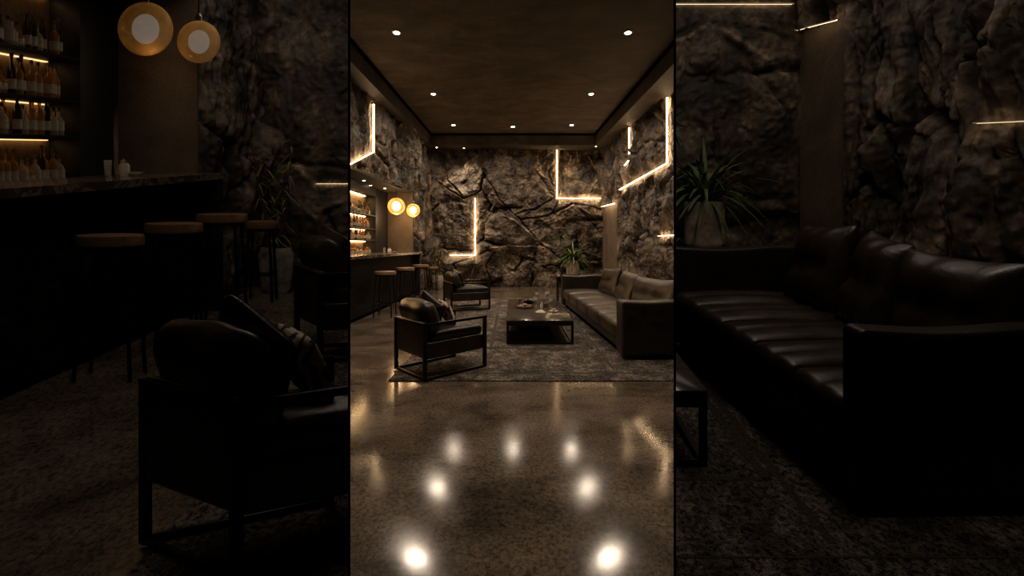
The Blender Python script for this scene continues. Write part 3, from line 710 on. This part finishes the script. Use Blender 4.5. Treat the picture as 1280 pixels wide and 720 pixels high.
# ------------------------------------------------------------------ armchairs
def armchair(cx, cy, th, L, W, label, z0=0.0, s=1.0):
    """x forward, y to the sitter's left; the origin is the rear right foot"""
    Mx = Matrix.Translation((cx, cy, z0)) @ Matrix.Rotation(th, 4, 'Z')
    ctr = Mx @ Vector((L/2, W/2, 0))
    o = root('armchair', ctr, label, 'armchair', 'black-framed leather armchairs'); b = .042; H = .67*s
    P = lambda: MB(Mx)
    for xx in (0, L-b):
        for yy in (0, W-b): build('leg', P().box(xx, xx+b, yy, yy+b, .004, H-.03, bev=.004), 'metal', o)
    for yy in (0, W-b):
        build('armrest', P().box(0, L, yy-.004, yy+b+.004, H-.032, H, bev=.005), 'metal', o)
        build('runner', P().box(b, L-b, yy+.004, yy+b-.004, .006, .036, bev=.003), 'metal', o)
    build('back_rail', P().box(.004, b-.004, b, W-b, H-.032, H-.002, bev=.003), 'metal', o)
    build('floor_rail', P().box(.004, b-.004, b, W-b, .006, .036, bev=.003), 'metal', o)
    build('seat_shell', P().puff((L/2+.012, W/2, .335*s), (L-.07, W-.075, .20*s), .03), 'leather', o)
    def crown(x, y, z, u, v, w):
        if w > 0: z += .035*(1-u*u)*(1-v*v)*w + .006*math.sin(u*7+v*3)*(1-v*v)
        return x, y, z
    build('seat_cushion', P().puff((L/2+.06, W/2, .485*s), (L-.16, W-.10, .13*s), .055, crown), 'leather', o)
    build('back_panel', P().puff((.035, W/2, .47*s), (.05, W-.06, .42*s), .022), 'leather', o)
    def pil(x, y, z, u, v, w):
        f = (1-abs(v)**4*.35)*(1-abs(w)**4*.35)
        return x*f + .012*math.sin(v*5+w*2)*(1-v*v), y*(1-.05*w*w), z*(1-.06*v*v)
    R = Matrix.Translation((.15, W/2, .715*s)) @ Matrix.Rotation(math.radians(-20), 4, 'Y')
    build('back_cushion', MB(Mx).puff((0,0,0), (.25, W-.05, .42*s), .10, pil, M_=R), 'leather', o)
    return o, Mx
def pillow(name, Mx, loc, ang, size, th, mat, label, cat='pillow', rz=0, roll=0):
    w = size
    def f(x, y, z, u, v, q):
        k = max(0, (1-u**4))**.5*max(0, (1-v**4))**.5; e = 1+.07*(abs(u)*abs(v))**3
        return x*e*(1-.05*(1-u*u)*0), y*e, z*(.12+.88*k)
    T = Mx @ Matrix.Translation(loc) @ Matrix.Rotation(rz, 4, 'Z') @ Matrix.Rotation(ang, 4, 'Y') @ Matrix.Rotation(roll, 4, 'Z')
    m = MB(); m.puff((0,0,0), (w, w, th), th*.45, f, n=12, M_=T)
    return tag(build(name, m, mat, loc=T.translation), label, cat)
ch1, MX1 = armchair(-1.008, 4.963, math.radians(42.7), .93, .73, 'leather armchair with a thin black metal frame, nearest the viewer, half off the rug', z0=.008)
pl1 = pillow('leather_cushion', MX1, (.37, .46, .76), math.radians(68), .40, .15, 'leather', 'plain dark leather cushion leaning in the nearest armchair', 'cushion', rz=math.radians(8), roll=math.radians(35))
pl2 = pillow('throw_pillow', MX1, (.53, .34, .72), math.radians(62), .31, .12, 'fabric', 'small pale throw pillow with a brown pattern in the nearest armchair', 'pillow', rz=math.radians(-14), roll=math.radians(8))
ch2, MX2 = armchair(-1.43, 10.1, math.radians(22), .98, .80, 'leather armchair with a thin black metal frame, far one in front of the back wall', z0=.010)
pl3 = pillow('leather_cushion', MX2, (.30, .42, .74), math.radians(70), .44, .15, 'leather', 'plain dark leather cushion leaning in the far armchair', 'cushion', rz=math.radians(5), roll=math.radians(10))

# ------------------------------------------------------------------ sofa
ud = Vector((-.0478, .9989, 0)).normalized(); vd = Vector((ud.y, -ud.x, 0))
MS = Matrix((ud, vd, Vector((0,0,1)))).transposed().to_4x4(); MS.translation = Vector((1.5, 5.88, .012))
MS = Matrix.Translation((1.5, 5.88, .012)) @ Matrix(((ud.x, vd.x, 0, 0), (ud.y, vd.y, 0, 0), (0, 0, 1, 0), (0, 0, 0, 1)))
SL_ = 5.226; SD = 1.28; AT = .30
so = root('sofa', MS @ Vector((SL_/2, SD/2, 0)), 'long dark brown leather sofa along the right wall, facing the coffee table', 'sofa')
P = lambda: MB(MS)
build('base', P().puff((SL_/2, SD/2+.02, .165), (SL_-2*AT+.02, SD-.08, .16), .015), 'sofadark', so)
build('plinth', P().box(.12, SL_-.12, .10, SD-.05, 0, .09), 'black', so)
for u, k in ((AT/2, 0), (SL_-AT/2, 1)):
    def rim(x, y, z, a, b_, w): return x, y, z + (.012*math.sin(b_*4)*(1 if w > .5 else 0))
    build('armrest', P().puff((u, SD/2, .425), (AT, SD, .745), .035, rim), 'sofadark', so)
build('backrest', P().puff((SL_/2, SD-.13, .42), (SL_-2*AT, .26, .66), .05), 'sofadark', so)
ns = 5; cw = (SL_-2*AT)/ns
for i in range(ns):
    def seat(x, y, z, u, v, w, i=i):
        if w > 0: z += .04*(1-u**4)*(1-v*v*.7)*w + .003*math.sin(u*7+v*2+i)*(1-v*v) - .012*math.exp(-(u/.12)**2)
        y += -.018*(1-u**4)*(v < -.5)
        return x, y, z
    build('seat_cushion', P().puff((AT+cw*(i+.5), .46, .345), (cw-.006, .90, .215), .055, seat, n=12), 'sofa', so)
for i, (cu, w_, h_, tl) in enumerate(((4.02, 1.42, .60, .24), (2.70, 1.30, .62, .34), (1.28, 1.62, .58, .20))):
    def bk(x, y, z, u, v, w, i=i):
        f = (1-.72*abs(u)**4)*(1-.6*abs(w)**4); e = 1+.11*(abs(u)*abs(w))**3
        dimple = sum(.03*math.exp(-((u-a)**2*14+(w-.0)**2*18)) for a in (-.45, .15, .6))
        return x*e, y*f + (dimple if y < 0 else 0) + .01*math.sin(u*9+w*3+i), z*e
    R = Matrix.Translation((cu, .93-.02*i, .72)) @ Matrix.Rotation(tl*-1, 4, 'X') @ Matrix.Rotation((.05, -.05, .03)[i], 4, 'Y') @ Matrix.Rotation((.04, .12, -.02)[i], 4, 'Z')
    build('back_cushion', MB(MS).puff((0,0,0), (w_, .27, h_), .11, bk, n=14, M_=R), 'sofa', so)

# side table beyond the sofa
st = root('side_table', (1.30, 11.75, 0), 'slim black side table at the far end of the sofa', 'table')
t = MB(); t.box(1.21, 1.42, 11.5, 11.9, .70, .73, bev=.004); build('tabletop', t, 'metal', st)
for xx in (1.22, 1.38):
    for yy in (11.51, 11.86): build('leg', MB().box(xx, xx+.03, yy, yy+.03, .012, .70), 'metal', st)
cn = lathe_thing('candle_jar', 'small pale candle jar on the slim side table by the sofa', 'candle', Vector((1.26, 11.6, .73)), [('jar', [(.03,0),(.034,.01),(.034,.06),(.03,.06),(.028,.012)], 'cream'), ('wax', [(.027,.03),(.004,.034)], 'gold')])

# ------------------------------------------------------------------ plants
def blade(t, base, az, L, rise, droop, w, n=7):
    pts = []; d = Vector((math.cos(az), math.sin(az), 0))
    for i in range(n+1):
        s_ = i/n; pts.append(base + d*L*s_*(.55+.45*s_) + Vector((0,0,1))*(rise*s_ - droop*s_*s_))
    sd = d.cross(Vector((0,0,1))); v = []; f = []
    for i, p in enumerate(pts):
        s_ = i/n; ww = w*math.sin(math.pi*min(.98, .12+s_*.88))**.7; v += [p-sd*ww, p+Vector((0,0,-ww*.35)), p+sd*ww]
    for i in range(n): a = i*3; f += [(a, a+1, a+4, a+3), (a+1, a+2, a+5, a+4)]
    t.raw(v, f)
random.seed(12)
pp = root('potted_plant', (1.98, 14.1, 0), 'green arching-leaf plant in a banded clay pot behind the far end of the sofa', 'plant')
c = Vector((1.98, 14.1, 0))
t = MB(); t.lathe([(.19,.60),(.205,.62),(.215,1.02),(.205,1.06),(.19,1.06),(.18,1.0)], c, 28); pt = build('pot', t, 'pot', pp)
t = MB(); t.lathe([(.02,1.0),(.19,1.01)], c, 24); build('soil', t, 'soil', pt)
t = MB(); t.box(c.x-.24, c.x+.24, c.y-.24, c.y+.24, .02, .60, bev=.01); build('stand', t, 'dark', pp)
t = MB()
for i in range(130): blade(t, c+Vector((random.uniform(-.06,.06), random.uniform(-.06,.06), 1.0)), random.uniform(0, 6.28), random.uniform(.35, .85), random.uniform(.45, 1.0), random.uniform(.25, .9), random.uniform(.018, .030))
build('foliage', t, 'leaf', pp)
t = MB(); t.tube([c+Vector((-.1,0,1)), c+Vector((-.22,.02,1.35)), c+Vector((-.38,.03,1.82))], [.014,.012,.008]); stm = build('stem', t, 'traywood', pp)
t = MB()
for i in range(44): blade(t, c+Vector((-.38,.03,1.80)), random.uniform(0, 6.28), random.uniform(.16, .38), random.uniform(.05, .32), random.uniform(.05, .35), .02)
build('leaf_tuft', t, 'leaf', stm)
lp = root('corner_plant', (-2.62, 15.2, 0), 'trailing dull green plant in a pale stone pot in the left back corner', 'plant')
c = Vector((-2.62, 15.2, 0))
t = MB(); t.lathe([(.13,0),(.17,.05),(.20,.42),(.17,.50),(.15,.50),(.15,.44)], c, 24); pt = build('pot', t, 'palepot', lp)
t = MB(); t.lathe([(.01,.44),(.16,.445)], c, 20); build('soil', t, 'soil', pt)
t = MB(); sts = []
for i in range(6):
    a = i*1.05; top = c+Vector((.22*math.cos(a)-.05, .12*math.sin(a), random.uniform(1.3, 1.9)))
    pts = [c+Vector((0,0,.44)), c.lerp(top, .5)+Vector((.1*math.cos(a+1), 0, .25)), top]; t.tube(pts, [.012,.009,.005], 6); sts.append(pts)
build('stem', t, 'traywood', lp)
t = MB()
for pts in sts:
    for k in range(16):
        s_ = k/15; p = pts[0].lerp(pts[1], s_*2) if s_ < .5 else pts[1].lerp(pts[2], s_*2-1)
        for q in range(2): blade(t, p, random.uniform(0, 6.28), random.uniform(.1, .24), random.uniform(0, .12), random.uniform(.04, .22), .014, 4)
build('foliage', t, 'dryleaf', lp)

# ------------------------------------------------------------------ the two side bays
for sd_, nm in ((-1, 'left'), (1, 'right')):
    # thin black partition between hall and bay
    y0_, y1_ = 1.38, 5.06; a = EDGE
    p = MB(); e = .008*sd_
    p.prism([(sd_*a*y0_, y0_), (sd_*a*y1_, y1_), (sd_*a*y1_+e, y1_), (sd_*a*y0_+e, y0_)], -.3, CZ)
    tag(build('wall_partition_'+nm, p, 'black', smooth=0), kind='structure')
ZC = 4.3
for side in (-1, 1):
    for o in ((wall_back, wall_left, soff, nend) if side < 0 else (wall_back, wall_right, bpy.data.objects['trim_1'])):
        bay_copy(o, side, zmax=ZC, name=o.name)
    # raked floor of the bay, and an unseen roof added to block hall light
    f = MB(); xa, xb = (-5, 0) if side < 0 else (0, 5)
    f.raw([(xa, 4.1, 0), (xb, 4.1, 0), (xb, 16.1, 0), (xa, 16.1, 0)], [(0,1,2,3)]); fo = tag(build('floor', f, 'floor', smooth=0), kind='structure')
    bay_copy(fo, side); bpy.data.objects.remove(fo)
    f = MB(); f.raw([(xa, 4.1, ZC), (xb, 4.1, ZC), (xb, 16.1, ZC), (xa, 16.1, ZC)], [(0,1,2,3)]); fo = tag(build('ceiling', f, 'dark', smooth=0), kind='structure')
    bay_copy(fo, side); bpy.data.objects.remove(fo)
    f = MB(); f.raw([(side*5, 4.1, 0), (side*5, 16.1, 0), (side*5, 16.1, ZC), (side*5, 4.1, ZC)], [(0,1,2,3)]); fo = tag(build('wall_bay_side', f, 'black', smooth=0), kind='structure')
    bay_copy(fo, side); bpy.data.objects.remove(fo)
LB = ' in the dark left side'; RB = ' in the dark right side'
bay_copy(SHELF, -1, 'dim back-bar shelving with low-lit shelves of bottles'+LB)
for b, si, k, n_ in bottles:
    c_ = bay_copy(b, -1, 'dim %s, %s, %s shelf%s' % (KIND[k], ORD[n_], WHERE[si], LB))
    if c_: c_['group'] = 'dim bottles on the %s shelf' % WHERE[si]
bay_copy(bar, -1, 'dark bar counter with a glossy stone top'+LB)
bay_copy(gl, -1, 'dim tall drinking glass on the bar'+LB); bay_copy(jr, -1, 'dim stout jar with a lid on the bar'+LB); bay_copy(dish, -1, 'dim shallow dish on the bar'+LB)
for s_, lb in zip(STOOLS, ('large dim wooden-topped stool, nearest of the row', 'large dim wooden-topped stool, middle of the row', 'large dim wooden-topped stool at the far end of the counter', 'large dim low stool past the end of the counter')):
    bay_copy(s_, -1, lb+LB, 'dim bar stools in the left bay')
bay_copy(p1, -1, 'dim large amber globe pendant, the bigger left one'+LB, 'dim globe pendants in the left bay')
bay_copy(p2, -1, 'dim amber globe pendant, the smaller right one'+LB, 'dim globe pendants in the left bay')
for n_, lb in zip(NL, ('nearest', 'rearmost', 'inner')): bay_copy(n_, -1, 'dim soffit downlight, the %s one%s' % (lb, LB), 'dim soffit downlights in the left bay')
bay_copy(ledC, -1, 'dim level light strip on the rock beside the partition'+LB)
bay_copy(lp, -1, 'dim trailing plant in a pale pot at the rock corner'+LB)
bay_copy(ch1, -1, 'large dim leather armchair, the nearer one'+LB, 'dim armchairs in the left bay')
bay_copy(ch2, -1, 'large dim leather armchair, the farther one cut by the partition'+LB, 'dim armchairs in the left bay')
bay_copy(pl1, -1, 'dim leather cushion leaning in the nearer armchair'+LB); bay_copy(pl2, -1, 'dim pale patterned pillow in the nearer armchair'+LB)
bay_copy(pl3, -1, 'dim leather cushion leaning in the farther armchair'+LB)
bay_copy(rg, -1, 'dim corner of a dark rug under the armchair'+LB)
bay_copy(rg, 1, 'dim dark pile rug before the sofa'+RB)
bay_copy(so, 1, 'large dim leather sofa'+RB); bay_copy(tb, 1, 'dim right end of a black coffee table'+RB)
bay_copy(pp, 1, 'dim green plant in a banded pot behind the sofa'+RB)
bay_copy(ledD, 1, 'dim level light strip high on the back rock'+RB); bay_copy(ledP, 1, 'dim light strip capping the pilaster'+RB)
bay_copy(ledE, 1, 'dim level light strip on the side rock'+RB)
def bl(p): return bay_pt(Vector(p))
BC = (1, .82, .66)
area(bl((-2.4, 10.5, 4.2)), 13.0, 2.0, 2.0, BC); area(bl((2.6, 10.5, 4.2)), 11.0, 2.0, 2.0, BC)
area(bl((-1.3, 6.2, 4.1)), 9.0, .8, .8, BC); area(bl((1.9, 6.2, 4.1)), 12.0, .8, .8, BC)
point(bl((-3.3, 12.4, 2.45)), .35, r=.05)

# ------------------------------------------------------------------ general light, world, camera
w = bpy.data.worlds.new('world'); sc.world = w; w.use_nodes = True
w.node_tree.nodes['Background'].inputs[0].default_value = (1, .78, .58, 1); w.node_tree.nodes['Background'].inputs[1].default_value = .02
cam = bpy.data.cameras.new('camera'); cam.sensor_width = 36; cam.lens = F/1280*36; cam.shift_y = -55/1280; cam.clip_start = .05
co = link(bpy.data.objects.new('camera', cam)); co.location = (0, 0, EYE); co.rotation_euler = (math.pi/2, 0, 0); sc.camera = co
sc.view_settings.view_transform = 'Standard'; sc.view_settings.look = 'None'; sc.view_settings.exposure = 0
sc.cycles.use_denoising = True; sc.cycles.max_bounces = 6; sc.cycles.sample_clamp_indirect = 4
